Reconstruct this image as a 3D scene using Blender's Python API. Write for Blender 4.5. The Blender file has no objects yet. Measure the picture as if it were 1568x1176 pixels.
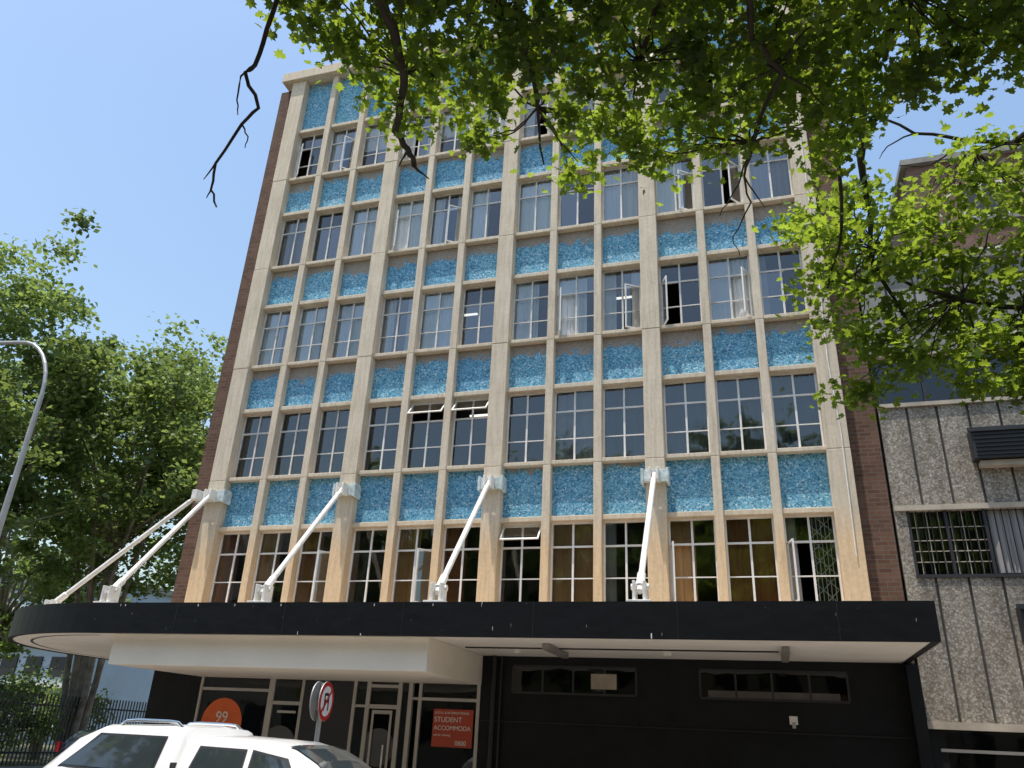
import bpy, math, random
import numpy as np
from mathutils import Vector, Matrix
random.seed(7); rng=np.random.default_rng(7)
sc=bpy.context.scene
COL=sc.collection

# ------------------------------------------------------------------ helpers
def empty(name,loc=(0,0,0)):
    o=bpy.data.objects.new(name,None); o.location=loc; COL.objects.link(o); return o
class MB:
    def __init__(s): s.v=[];s.f=[];s.m=[];s.mats=[]
    def mi(s,mat):
        if mat not in s.mats: s.mats.append(mat)
        return s.mats.index(mat)
    def poly(s,pts,mat):
        n=len(s.v); s.v+= [tuple(p) for p in pts]; s.f.append(tuple(range(n,n+len(pts)))); s.m.append(s.mi(mat))
    def box(s,x0,x1,y0,y1,z0,z1,mat,M=None):
        c=[(x0,y0,z0),(x1,y0,z0),(x1,y1,z0),(x0,y1,z0),(x0,y0,z1),(x1,y0,z1),(x1,y1,z1),(x0,y1,z1)]
        if M is not None: c=[tuple(M@Vector(q)) for q in c]
        n=len(s.v); s.v+=c; k=s.mi(mat)
        for q in ((0,3,2,1),(4,5,6,7),(0,1,5,4),(1,2,6,5),(2,3,7,6),(3,0,4,7)):
            s.f.append(tuple(n+i for i in q)); s.m.append(k)
    def tube(s,pts,rads,mat,seg=8,cap=True):
        pts=[Vector(p) for p in pts]; k=s.mi(mat); rings=[]
        for i,p in enumerate(pts):
            d=(pts[min(i+1,len(pts)-1)]-pts[max(i-1,0)]).normalized()
            a=d.cross(Vector((0,0,1)) if abs(d.z)<.95 else Vector((1,0,0))).normalized(); b=d.cross(a)
            n=len(s.v); r=rads[i] if hasattr(rads,'__len__') else rads
            for j in range(seg):
                t=2*math.pi*j/seg; s.v.append(tuple(p+a*math.cos(t)*r+b*math.sin(t)*r))
            rings.append(n)
        for i in range(len(rings)-1):
            for j in range(seg):
                j2=(j+1)%seg; s.f.append((rings[i]+j,rings[i]+j2,rings[i+1]+j2,rings[i+1]+j)); s.m.append(k)
        if cap:
            s.f.append(tuple(rings[0]+j for j in range(seg))); s.m.append(k)
            s.f.append(tuple(rings[-1]+j for j in reversed(range(seg)))); s.m.append(k)
    def obj(s,name,parent=None,smooth=False,bevel=0):
        me=bpy.data.meshes.new(name); me.from_pydata(s.v,[],s.f)
        for m in s.mats: me.materials.append(m)
        me.polygons.foreach_set("material_index",s.m)
        if smooth: me.polygons.foreach_set("use_smooth",[True]*len(s.f))
        me.update(); o=bpy.data.objects.new(name,me); COL.objects.link(o)
        if parent: o.parent=parent
        if bevel:
            b=o.modifiers.new("bevel",'BEVEL'); b.width=bevel; b.segments=2; b.limit_method='ANGLE'; b.angle_limit=.7
        return o

class NT:
    def __init__(s,name):
        s.mat=bpy.data.materials.new(name); s.mat.use_nodes=True; s.t=s.mat.node_tree; s.n=s.t.nodes; s.n.clear()
        s.out=s.n.new('ShaderNodeOutputMaterial')
    def node(s,ty,**k):
        x=s.n.new(ty)
        for a,b in k.items():
            setattr(x,a,b)
        return x
    def link(s,a,b): s.t.links.new(a,b)
    def coord(s,scale=(1,1,1)):
        c=s.node('ShaderNodeTexCoord'); m=s.node('ShaderNodeMapping'); m.inputs['Scale'].default_value=scale
        s.link(c.outputs['Object'],m.inputs['Vector']); return m.outputs['Vector']
    def noise(s,vec,scale,detail=4,rough=.55):
        n=s.node('ShaderNodeTexNoise'); n.inputs['Scale'].default_value=scale; n.inputs['Detail'].default_value=detail; n.inputs['Roughness'].default_value=rough
        s.link(vec,n.inputs['Vector']); return n.outputs['Fac']
    def ramp(s,fac,stops,interp='LINEAR'):
        r=s.node('ShaderNodeValToRGB'); r.color_ramp.interpolation=interp; e=r.color_ramp.elements
        while len(e)<len(stops): e.new(.5)
        for i,(p,c) in enumerate(stops):
            e[i].position=p; e[i].color=(c[0],c[1],c[2],1) if hasattr(c,'__len__') else (c,c,c,1)
        s.link(fac,r.inputs['Fac']); return r.outputs['Color']
    def mix(s,fac,a,b,mode='MIX'):
        m=s.node('ShaderNodeMix',data_type='RGBA',blend_type=mode)
        for sock,val in ((m.inputs[0],fac),(m.inputs[6],a),(m.inputs[7],b)):
            if hasattr(val,'is_output'): s.link(val,sock)
            elif hasattr(val,'__len__'): sock.default_value=(val[0],val[1],val[2],1)
            else: sock.default_value=val
        return m.outputs[2]
    def math(s,op,a,b=0,clamp=False):
        m=s.node('ShaderNodeMath',operation=op,use_clamp=clamp)
        for i,val in enumerate((a,b)):
            if hasattr(val,'is_output'): s.link(val,m.inputs[i])
            else: m.inputs[i].default_value=val
        return m.outputs[0]
    def bump(s,h,st=.3,dist=.02):
        b=s.node('ShaderNodeBump'); b.inputs['Strength'].default_value=st; b.inputs['Distance'].default_value=dist
        s.link(h,b.inputs['Height']); return b.outputs['Normal']
    def pbr(s,col,rough=.7,metal=0,normal=None,spec=.4,coat=0):
        p=s.node('ShaderNodeBsdfPrincipled')
        if hasattr(col,'is_output'): s.link(col,p.inputs['Base Color'])
        else: p.inputs['Base Color'].default_value=(col[0],col[1],col[2],1)
        if hasattr(rough,'is_output'): s.link(rough,p.inputs['Roughness'])
        else: p.inputs['Roughness'].default_value=rough
        p.inputs['Metallic'].default_value=metal; p.inputs['Specular IOR Level'].default_value=spec
        p.inputs['Coat Weight'].default_value=coat
        if normal is not None: s.link(normal,p.inputs['Normal'])
        s.link(p.outputs[0],s.out.inputs[0]); return s.mat
def simple(name,c,rough=.7,var=.25,scale=3,metal=0,spec=.4,coat=0,bump=.1,bs=40):
    t=NT(name); v=t.coord(); n=t.noise(v,scale,6,.6)
    lo=[x*(1-var) for x in c]; hi=[min(1,x*(1+var*.6)) for x in c]
    colr=t.ramp(n,[(.3,lo),(.7,hi)])
    nb=t.bump(t.noise(v,bs,3),bump,.01) if bump else None
    return t.pbr(colr,rough,metal,nb,spec,coat)

# ------------------------------------------------------------------ materials
def m_cream():
    t=NT("painted_concrete"); v=t.coord(); vs=t.coord((6,6,.5))
    base=t.ramp(t.noise(v,1.1,5),[(.3,(.64,.535,.40)),(.7,(.75,.64,.495))])
    sx=t.node('ShaderNodeSeparateXYZ'); t.link(v,sx.inputs[0])
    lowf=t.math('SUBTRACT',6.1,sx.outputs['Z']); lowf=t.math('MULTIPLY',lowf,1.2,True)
    base=t.mix(lowf,base,(.77,.56,.345))  # peach lower paint, with warm bounce off the canopy roof painted in
    st=t.ramp(t.noise(vs,2.2,6,.65),[(.44,1),(.72,.68)])
    fine=t.ramp(t.noise(v,14,6,.7),[(.35,.86),(.6,1)])
    c=t.mix(.75,base,st,'MULTIPLY'); c=t.mix(.8,c,fine,'MULTIPLY')
    rust=t.ramp(t.noise(t.coord((4,4,1.2)),3.1,6,.7),[(.64,0),(.76,.45)]); c=t.mix(rust,c,(.38,.28,.18))
    return t.pbr(c,.85,0,t.bump(t.noise(v,60,4),.25,.01),.25)
CREAM=m_cream()
def m_mosaic():
    t=NT("blue_mosaic"); v=t.coord(); 
    vo=t.node('ShaderNodeTexVoronoi'); vo.inputs['Scale'].default_value=36; t.link(v,vo.inputs['Vector'])
    sep=t.node('ShaderNodeSeparateColor'); t.link(vo.outputs['Color'],sep.inputs[0])
    cells=t.ramp(sep.outputs[0],[(0,(.06,.21,.34)),(.16,(.12,.35,.50)),(.42,(.19,.46,.60)),(.72,(.29,.55,.67)),(.92,(.58,.74,.78))],'CONSTANT')
    c=cells
    big=t.ramp(t.noise(v,11,5,.75),[(.38,.76),(.6,1.06)]); c=t.mix(.8,c,big,'MULTIPLY')
    at=t.node('ShaderNodeAttribute',attribute_name='rnd'); at2=t.node('ShaderNodeAttribute',attribute_name='stain')
    tone=t.ramp(at.outputs['Fac'],[(0,(.78,.84,.92)),(1,(1,1,1))]); c=t.mix(1,c,tone,'MULTIPLY')
    uv=t.node('ShaderNodeUVMap',uv_map='uv'); su=t.node('ShaderNodeSeparateXYZ'); t.link(uv.outputs[0],su.inputs[0])
    nz=t.math('MULTIPLY',t.math('SUBTRACT',t.noise(v,4.5,6,.7),.5),.75)
    h=t.math('ADD',su.outputs['Y'],nz); h=t.math('ADD',h,at2.outputs['Fac'])
    f=t.math('MULTIPLY',t.math('SUBTRACT',h,1.0),14,True)
    conc=t.ramp(t.noise(v,30,5,.7),[(.3,(.24,.19,.15)),(.7,(.45,.38,.31))])
    c=t.mix(f,c,conc)
    return t.pbr(c,.6,0,t.bump(t.noise(v,50,2),.15,.01),.25)
MOSAIC=m_mosaic()
def m_brick(name,c1,c2,mortar,scale=1.0):
    t=NT(name); c=t.node('ShaderNodeTexCoord'); s=t.node('ShaderNodeSeparateXYZ'); t.link(c.outputs['Object'],s.inputs[0])
    xx=t.math('ADD',s.outputs['X'],s.outputs['Y']); cm=t.node('ShaderNodeCombineXYZ'); t.link(xx,cm.inputs[0]); t.link(s.outputs['Z'],cm.inputs[1])
    b=t.node('ShaderNodeTexBrick'); b.inputs['Scale'].default_value=scale; b.inputs['Brick Width'].default_value=.23; b.inputs['Row Height'].default_value=.085
    b.inputs['Mortar Size'].default_value=.009; b.inputs['Color1'].default_value=(*c1,1); b.inputs['Color2'].default_value=(*c2,1); b.inputs['Mortar'].default_value=(*mortar,1)
    t.link(cm.outputs[0],b.inputs['Vector'])
    n=t.ramp(t.noise(c.outputs['Object'],2,5),[(.3,.7),(.7,1.1)]); col=t.mix(.8,b.outputs['Color'],n,'MULTIPLY')
    return t.pbr(col,.85,0,t.bump(b.outputs['Fac'],-.4,.01),.2)
BRICK=m_brick("brown_brick",(.12,.06,.04),(.18,.095,.062),(.15,.125,.10))
BRICK2=m_brick("red_brown_brick",(.15,.075,.055),(.21,.115,.088),(.20,.16,.14))
def m_paving():
    t=NT("paving"); v=t.coord(); b=t.node('ShaderNodeTexBrick'); b.inputs['Scale'].default_value=1; b.inputs['Brick Width'].default_value=.45; b.inputs['Row Height'].default_value=.45
    b.inputs['Mortar Size'].default_value=.01; b.inputs['Color1'].default_value=(.34,.29,.24,1); b.inputs['Color2'].default_value=(.40,.35,.30,1); b.inputs['Mortar'].default_value=(.16,.14,.12,1)
    t.link(v,b.inputs['Vector']); n=t.ramp(t.noise(v,1.5,5),[(.3,.7),(.7,1.08)]); return t.pbr(t.mix(.8,b.outputs['Color'],n,'MULTIPLY'),.9,0,None,.2)
PAVE=m_paving()
def m_pebble():
    t=NT("pebble_dash"); v=t.coord()
    vo=t.node('ShaderNodeTexVoronoi'); vo.inputs['Scale'].default_value=28; t.link(v,vo.inputs['Vector'])
    sep=t.node('ShaderNodeSeparateColor'); t.link(vo.outputs['Color'],sep.inputs[0])
    c=t.ramp(sep.outputs[0],[(0,(.26,.225,.18)),(.4,(.38,.33,.265)),(.8,(.45,.40,.33)),(1,(.54,.50,.43))])
    g=t.ramp(vo.outputs['Distance'],[(.25,1),(.7,.5)]); c=t.mix(.8,c,g,'MULTIPLY')
    st=t.ramp(t.noise(t.coord((2,2,.35)),1.6,5),[(.4,1),(.75,.55)]); c=t.mix(1,c,st,'MULTIPLY')
    return t.pbr(c,.9,0,t.bump(vo.outputs['Distance'],-.6,.02),.2)
PEBBLE=m_pebble()
def m_glass(name,tint=(.85,.89,.9),lo=.14):
    t=NT(name); v=t.coord()
    tr=t.node('ShaderNodeBsdfTransparent'); tr.inputs[0].default_value=(*tint,1)
    gl=t.node('ShaderNodeBsdfGlossy'); gl.inputs['Roughness'].default_value=.03; gl.inputs['Color'].default_value=(.95,.98,1,1)
    nb=t.bump(t.noise(v,.9,2),.16,.06); t.link(nb,gl.inputs['Normal'])
    fr=t.node('ShaderNodeFresnel'); fr.inputs[0].default_value=1.5
    f=t.math('ADD',fr.outputs[0],lo,True)
    m=t.node('ShaderNodeMixShader'); t.link(f,m.inputs[0]); t.link(tr.outputs[0],m.inputs[1]); t.link(gl.outputs[0],m.inputs[2])
    t.link(m.outputs[0],t.out.inputs[0]); return t.mat
GLASS=m_glass("window_glass",(.88,.91,.92),.06)
GLASS2=m_glass("window_glass_dusty",(.78,.82,.84),.13)
DGLASS=m_glass("tinted_glass",(.25,.27,.27),.02)
def m_leaf(name,dark,light,trans,tw=.5):
    t=NT(name); at=t.node('ShaderNodeAttribute',attribute_name='rnd')
    c=t.ramp(at.outputs['Fac'],[(0,dark),(1,light)])
    tc=t.ramp(at.outputs['Fac'],[(0,[x*.3 for x in trans]),(1,trans)])
    p=t.node('ShaderNodeBsdfPrincipled'); t.link(c,p.inputs['Base Color']); p.inputs['Roughness'].default_value=.42; p.inputs['Specular IOR Level'].default_value=.35
    tl=t.node('ShaderNodeBsdfTranslucent'); t.link(tc,tl.inputs[0])
    m=t.node('ShaderNodeMixShader'); m.inputs[0].default_value=tw; t.link(p.outputs[0],m.inputs[1]); t.link(tl.outputs[0],m.inputs[2])
    t.link(m.outputs[0],t.out.inputs[0]); return t.mat
LEAF=m_leaf("leaf",(.022,.05,.010),(.10,.17,.022),(.44,.58,.05),.5)
LEAF_FAR=m_leaf("leaf_far",(.06,.11,.03),(.20,.27,.09),(.46,.60,.14),.42)
BARK=simple("bark",(.05,.04,.03),.9,.4,6,bump=.6,bs=25)
BARK2=simple("pale_bark",(.30,.26,.20),.9,.5,3,bump=.5,bs=18)
def m_fascia():
    t=NT("black_fascia_paint"); v=t.coord()
    c=t.ramp(t.noise(t.coord((1,1,3)),2.5,6,.65),[(.35,(.004,.005,.006)),(.75,(.010,.011,.013))])
    chip=t.ramp(t.noise(t.coord((9,9,1.4)),4,3,.5),[(.755,0),(.765,1)])
    c=t.mix(chip,c,(.5,.47,.42)); return t.pbr(c,.5,0,None,.18)
FASCIA=m_fascia()
BLACK=simple("black_wall_paint",(.010,.011,.012),.55,.35,2,bump=.25,bs=30,spec=.2)
BLACKM=simple("black_metal",(.02,.02,.022),.4,.2,2,bump=0)
SOFFIT=simple("soffit_paint",(.88,.84,.77),.7,.08,1.2,bump=.05)
BOXC=simple("bulkhead_paint",(.90,.84,.73),.6,.06,1,bump=.04)
ALU=simple("aluminium_frame",(.50,.47,.42),.4,.1,2,metal=.3,bump=0)
STEEL=simple("window_steel",(.72,.69,.64),.5,.2,5,bump=.05)
STEELW=simple("white_window_steel",(.83,.80,.75),.5,.12,5,bump=.05)
WPAINT=simple("white_paint",(.82,.79,.73),.45,.18,6,bump=.1)
BLUEW=simple("pale_blue_paint",(.58,.67,.66),.5,.4,7,bump=.1)
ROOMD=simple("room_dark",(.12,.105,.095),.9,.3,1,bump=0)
RUBBER=simple("rubber",(.02,.02,.02),.8,.1,5,bump=0)
DTRIM=simple("dark_trim",(.03,.03,.032),.5,.1,5,bump=0)
def cur(name,c): 
    t=NT(name); d=t.node('ShaderNodeBsdfDiffuse'); d.inputs[0].default_value=(*c,1); t.link(d.outputs[0],t.out.inputs[0]); return t.mat
CUR={'w':cur("curtain_white",(.88,.88,.87)),'g':cur("curtain_grey",(.36,.34,.33)),'v':cur("curtain_slate",(.14,.14,.14)),
     'b':cur("curtain_brown",(.30,.12,.05)),'o':cur("curtain_ochre",(.46,.27,.12)),'h':cur("curtain_linen",(.76,.74,.71))}

# ------------------------------------------------------------------ main building
W=3.592; A_=.563; F=3.1; H=1.744
T=[5.9+F*r for r in range(5)]; S=[t-H for t in T]
office=empty("office_building")
win_x=[]
for k in range(4):
    a=k*W+.205; m1=k*W+W/2-A_; m2=k*W+W/2+A_; b=(k+1)*W-.205
    win_x+=[(a,m1-.09),(m1+.09,m2-.09),(m2+.09,b)]
fr=MB()
pil=[(-.27,.205)]+[(k*W-.205,k*W+.205) for k in (1,2,3)]+[(4*W-.205,4*W+.24)]
brk=[3.3]+[s-.10 for s in S[1:]]+[20.38]
for i,(x0,x1) in enumerate(pil):
    for j in range(len(brk)-1):
        e=.004*(j%2)
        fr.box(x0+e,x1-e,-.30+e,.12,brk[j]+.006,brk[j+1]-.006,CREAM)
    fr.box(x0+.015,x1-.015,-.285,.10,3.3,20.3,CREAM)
for k in range(4):
    for xm in (k*W+W/2-A_,k*W+W/2+A_):
        for j in range(len(brk)-1):
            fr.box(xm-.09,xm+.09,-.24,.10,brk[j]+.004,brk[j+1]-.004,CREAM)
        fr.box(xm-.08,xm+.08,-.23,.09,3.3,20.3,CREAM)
for r in range(5):
    for k in range(4):
        x0=k*W+.15; x1=(k+1)*W-.15
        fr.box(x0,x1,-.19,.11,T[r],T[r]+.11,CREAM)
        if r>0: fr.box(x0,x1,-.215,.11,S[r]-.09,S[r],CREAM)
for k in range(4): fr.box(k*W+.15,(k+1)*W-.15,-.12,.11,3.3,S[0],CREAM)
fr.box(-.62,15.25,-.42,.6,20.38,20.72,CREAM)
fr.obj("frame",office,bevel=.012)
pv=[];pf=[];uvs=[];rn=[];stn=[]
for r in range(5):
    z0=T[r]+.11; z1=(S[r+1]-.09) if r<4 else 20.38
    for i,(x0,x1) in enumerate(win_x):
        n=len(pv); y=-.05
        pv+=[(x0-.03,y,z0-.02),(x1+.03,y,z0-.02),(x1+.03,y,z1+.02),(x0-.03,y,z1+.02)]; pf.append((n,n+1,n+2,n+3)); uvs+=[(0,0),(1,0),(1,1),(0,1)]
        rn.append(random.random())
        base={0:.03,1:.33,2:.32,3:.22,4:.0}[r]
        stn.append(base+random.uniform(-.12,.10) - (.15 if r==1 and i>9 else 0))
me=bpy.data.meshes.new("spandrel_panels"); me.from_pydata(pv,[],pf); me.materials.append(MOSAIC)
u=me.uv_layers.new(name='uv')
for i,q in enumerate(uvs): u.data[i].uv=q
for nm,arr in (('rnd',rn),('stain',stn)):
    a=me.attributes.new(nm,'FLOAT','FACE'); a.data.foreach_set('value',arr)
o=bpy.data.objects.new("spandrel_panels",me); COL.objects.link(o); o.parent=office
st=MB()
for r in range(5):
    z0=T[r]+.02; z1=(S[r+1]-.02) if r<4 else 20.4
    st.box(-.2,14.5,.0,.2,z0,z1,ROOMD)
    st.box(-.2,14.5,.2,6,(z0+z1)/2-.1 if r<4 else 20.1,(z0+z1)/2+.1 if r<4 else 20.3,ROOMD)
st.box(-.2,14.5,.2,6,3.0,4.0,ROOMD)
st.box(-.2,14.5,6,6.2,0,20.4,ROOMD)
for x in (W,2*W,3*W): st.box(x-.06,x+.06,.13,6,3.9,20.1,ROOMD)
TUBE=NT("fluorescent_tube"); em=TUBE.node('ShaderNodeEmission'); em.inputs[0].default_value=(1,.97,.85,1); em.inputs[1].default_value=1.3; TUBE.link(em.outputs[0],TUBE.out.inputs[0])
for x,zz in ((6.2,9.35),(9.6,12.45),(5.2,12.45)): st.box(x-.5,x+.5,1.9,1.96,zz-.0,zz+.04,TUBE.mat)
st.obj("floors_and_partitions",office)
wl=MB()
wl.box(-.88,-.2,.0,15,0,20.38,BRICK)
wl.box(4*W+.235,15.2,.0,15,0,20.38,BRICK)
wl.box(-.88,15.2,15,15.2,0,20.38,BRICK)
wl.box(-.84,15.19,.61,15.1,20.381,20.5,ROOMD)
wl.tube([(14.45,-.33,5.0),(14.47,-.33,7.5),(14.40,-.33,9.1),(14.46,-.33,12),(14.46,-.33,20)],.012,WPAINT,6)
wl.obj("brick_walls",office)
wf=MB(); wg=MB(); wc=MB()
kinds=["bobdobdodobd","vdvddddgvvvv","wwwhwdwwhdwd","gdwwhwwdwwdg","dhwhwwhhwdhh"]
opens={(4,0):'L',(4,1):'R',(4,3):'L',(4,6):'R',(3,3):'L',(3,4):'R',(2,7):'L',(2,8):'R',(2,9):'L',(2,10):'R',(1,4):'T',(1,5):'T',(0,2):'R',(0,4):'R',(0,6):'T',(0,9):'L',(0,11):'L',(3,9):'R',(3,10):'R',(4,10):'L',(4,5):'R'}
def curtain(x0,x1,z0,z1,mat,y=.10,amp=.024):
    n=max(6,int((x1-x0)/.03)); ph=random.random()*6; fq=random.uniform(38,60)
    P=[(x0+(x1-x0)*i/n, y+amp*math.sin(fq*(x0+(x1-x0)*i/n)+ph+1.5*math.sin(i*.7))) for i in range(n+1)]
    for i in range(n):
        a,b=P[i],P[i+1]; wc.poly([(a[0],a[1],z0),(b[0],b[1],z0),(b[0],b[1],z1),(a[0],a[1],z1)],mat)
def sash(x0,x1,z0,z1,mat,M=None,y=-.012,glass=GLASS):
    w=.032
    for q in ((x0,x1,z0,z0+w),(x0,x1,z1-w,z1),(x0,x0+w,z0+w,z1-w),(x1-w,x1,z0+w,z1-w)):
        wf.box(q[0],q[1],y,y+.03,q[2],q[3],mat,M)
    c=[(x0+w,y+.015,z0+w),(x1-w,y+.015,z0+w),(x1-w,y+.015,z1-w),(x0+w,y+.015,z1-w)]
    if M is not None: c=[tuple(M@Vector(q)) for q in c]
    wg.poly(c,glass)
for r in range(5):
    for i,(x0,x1) in enumerate(win_x):
        z0,z1=S[r],T[r]; mt=STEELW if r==0 or (r in(1,) and i>2) else STEEL
        w=.036; y0,y1=-.02,.03
        wf.box(x0,x1,y0,y1,z0,z0+w,mt); wf.box(x0,x1,y0,y1,z1-w,z1,mt)
        wf.box(x0,x0+w,y0,y1,z0+w,z1-w,mt); wf.box(x1-w,x1,y0,y1,z0+w,z1-w,mt)
        xm=(x0+x1)/2; zt=z0+.70*H; zl=z0+.32*H
        wf.box(x0+w,x1-w,y0+.004,y1-.004,zt-.02,zt+.02,mt)
        wf.box(xm-.021,xm+.021,y0+.002,y1-.002,z0+w,z1-w,mt)
        if r!=3: wf.box(x0+w,x1-w,y0+.008,y1-.008,zl-.012,zl+.012,mt)
        op=opens.get((r,i))
        panes=[[x0+w,xm-.02,z0+w,zt-.02],[xm+.02,x1-w,z0+w,zt-.02],[x0+w,xm-.02,zt+.02,z1-w],[xm+.02,x1-w,zt+.02,z1-w]]
        for pi_,(a,b,c,d) in enumerate(panes):
            if op=='L' and pi_==0:
                M=Matrix.Translation((a,0,0))@Matrix.Rotation(-math.radians(random.uniform(35,80)),4,'Z')@Matrix.Translation((-a,0,0)); sash(a,b,c,d,STEELW,M,glass=GLASS2)
            elif op=='R' and pi_==1:
                M=Matrix.Translation((b,0,0))@Matrix.Rotation(math.radians(random.uniform(35,80)),4,'Z')@Matrix.Translation((-b,0,0)); sash(a,b,c,d,STEELW,M,glass=GLASS2)
            elif op=='T' and pi_ in(2,3):
                if pi_==3: continue
                b2=x1-w; M=Matrix.Translation((0,-.01,d))@Matrix.Rotation(-math.radians(40),4,'X')@Matrix.Translation((0,.01,-d)); sash(a,b2,c,d,STEELW,M,glass=GLASS2)
            else:
                e1,e2=random.uniform(-.006,.006),random.uniform(-.008,.008)
                wg.poly([(a,.005-e1-e2,c),(b,.005+e1-e2,c),(b,.005+e1+e2,d),(a,.005-e1+e2,d)],GLASS2 if (r>1 and random.random()<.4) else GLASS)
        k=kinds[r][i]
        if k=='h':
            curtain(x0,x0+(x1-x0)*.33,z0,z1,CUR['h']); curtain(x1-(x1-x0)*.28,x1,z0,z1,CUR['h'])
        elif k=='w':
            q=random.random()
            if q<.3: curtain(x0,x0+(x1-x0)*random.uniform(.5,.8),z0,z1,CUR['w'])
            elif q<.45: curtain(x0,x1,z0+H*.45,z1,CUR['h'],amp=.004)
            else: curtain(x0,x1,z0,z1,CUR['w'] if random.random()<.6 else CUR['h'])
        elif k=='d': 
            if random.random()<.5: curtain(x0,x0+(x1-x0)*random.uniform(.15,.3),z0,z1,CUR['g'])
        elif k in 'bo': curtain(x0,x0+(x1-x0)*(.55 if random.random()<.6 else 1),z0,z1,CUR[k],amp=.012)
        else: curtain(x0,x1,z0,z1,CUR[k])
x0,x1=win_x[11]
for j in range(7):
    xa=x0+.45+j*.075; wf.box(xa,xa+.012,.045,.06,S[0],T[0],STEELW)
for j in range(12):
    za=S[0]+.1+j*.14; M=Matrix.Translation((x0+.68,.07,za))@Matrix.Rotation(math.radians(45 if j%2 else -45),4,'Y'); wf.box(-.3,.3,-.006,.006,-.006,.006,STEELW,M)
wf.obj("window_frames",office); wg.obj("window_glass",office); wc.obj("curtains",office)

rd=MB()
for k in range(4):
    x=k*W; z=6.74
    x0,x1=(-.42,.30) if k==0 else (x-.26,x+.26)
    rd.box(x0,x1,-.40,-.305,z-.13,z+.13,BLUEW)
    rd.box(x1-.03,x1+.03,-.42,-.1,z-.16,z+.16,BLUEW); rd.box(x0-.03,x0+.03,-.42,-.1,z-.16,z+.16,BLUEW)
    rd.box(x-.10,x-.05,-.62,-.38,z-.14,z+.12,WPAINT); rd.box(x+.05,x+.10,-.62,-.38,z-.14,z+.12,WPAINT)
    ends=[((x,-.5,z-.02),(x,-2.85,4.02))]
    if k==0: ends.append(((-.38,-.5,z-.02),(-2.9,-1.45,3.98))); rd.box(-.45,-.31,-.62,-.38,z-.12,z+.12,WPAINT)
    for a,b in ends:
        a=Vector(a);b=Vector(b);d=(b-a).normalized()
        rd.tube([a-d*.05,a+d*.18,a+d*.2,b-d*.35,b-d*.33,b],[.045,.045,.055,.055,.075,.075],WPAINT,12)
        rd.tube([b-d*.02,b+d*.12],[.05,.05],WPAINT,10)
        rd.box(b.x-.11,b.x-.06,b.y-.16,b.y+.12,3.6,b.z+.08,WPAINT); rd.box(b.x+.06,b.x+.11,b.y-.16,b.y+.12,3.6,b.z+.08,WPAINT)
        rd.box(b.x-.2,b.x+.2,b.y-.22,b.y+.2,3.6,3.78,WPAINT)
        rd.tube([(b.x-.15,b.y,b.z),(b.x+.15,b.y,b.z)],.05,WPAINT,10)
rd.obj("canopy_tie_rods",office,bevel=.008)
cx,cy,R=-.1,1.60,4.84
def outline(r,front,right,back):
    p=[(right,0.0),(right,front)]
    for j in range(25):
        t=-math.pi/2-math.pi/2*j/24; p.append((cx+r*math.cos(t),cy+r*math.sin(t)))
    p.append((cx-r,back)); return p
out=outline(R,-3.24,15.09,9); inn=outline(R-.1,-3.14,14.99,9)
cn=MB()
for i in range(len(out)-1):
    a,b,c,d=out[i],out[i+1],inn[i],inn[i+1]
    cn.poly([(*a,3.15),(*b,3.15),(*b,3.72),(*a,3.72)],FASCIA)
    cn.poly([(*c,3.15),(*d,3.15),(*d,3.72),(*c,3.72)],FASCIA)
    cn.poly([(*a,3.72),(*b,3.72),(*d,3.72),(*c,3.72)],FASCIA)
    cn.poly([(*a,3.15),(*b,3.15),(*d,3.15),(*c,3.15)],FASCIA)
for x in (2.0,4.35,6.7,9.05,11.4,13.75): cn.box(x,x+.012,-3.244,-3.2,3.15,3.722,BLACKM)
for i in range(10):
    x=random.uniform(0,15); zt=3.15+random.choice((0,.5)); wdt=random.uniform(.008,.02); cn.box(x,x+wdt,-3.2415,-3.23,zt,zt+random.uniform(.03,.09) if zt<3.5 else 3.69,WPAINT)
inn2=outline(R-.102,-3.138,14.988,9)
top=[(x,y) for x,y in inn2]+[(-.90,9),(-.90,0)]
cn.poly([(x,y,3.60) for x,y in top],simple("canopy_screed",(.50,.44,.36),.9,.3,1.5))
cn.poly([(x,y,3.165) for x,y in reversed(top)],SOFFIT)
r1=outline(R-.45,-2.79,14.6,9); r2=outline(R-.50,-2.74,14.5,9)
for i in range(2,len(r1)-1):
    a,b,c,d=r1[i],r1[i+1],r2[i],r2[i+1]; cn.poly([(*a,3.158),(*c,3.158),(*d,3.158),(*b,3.158)],DTRIM)
cn.box(7.3,12.9,-1.62,-1.58,3.140,3.164,DTRIM)
LF=simple("light_fitting",(.25,.24,.22),.5)
for x in (9.05,13.0): cn.box(x-.06,x+.06,-2.35,-.85,3.06,3.164,LF)
for x in (8.2,11.0): cn.tube([(x,-1.2,3.10),(x,-1.2,3.164)],.07,WPAINT,12)
cn.obj("canopy",office)
bx=MB(); bx.box(.45,7.12,-2.98,-.02,2.60,3.163,BOXC); bx.obj("bulkhead",office,bevel=.01)
g=MB()
g.box(7.12,15.2,-.02,.3,0,3.163,BLACK)
g.box(-.90,.42,-.03,.3,0,3.163,BLACK)
g.box(.42,7.12,.0,.3,2.62,3.163,BLACK)
for a,b in ((7.78,10.26),(11.46,14.05)):
    g.box(a,b,-.045,-.02,2.95,3.0,DTRIM); g.box(a,b,-.045,-.02,2.46,2.5,DTRIM)
    n=4
    for j in range(n+1):
        x=a+(b-a)*j/n; g.box(x-.02,x+.02,-.043,-.021,2.5,2.95,DTRIM)
    g.poly([(a,-.03,2.5),(b,-.03,2.5),(b,-.03,2.95),(a,-.03,2.95)],DGLASS)
g.box(9.38,9.88,-.05,-.031,2.58,2.86,simple("tan_blind",(.36,.31,.24),.8))  # opaque tan blind panel over part of the pane
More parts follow.
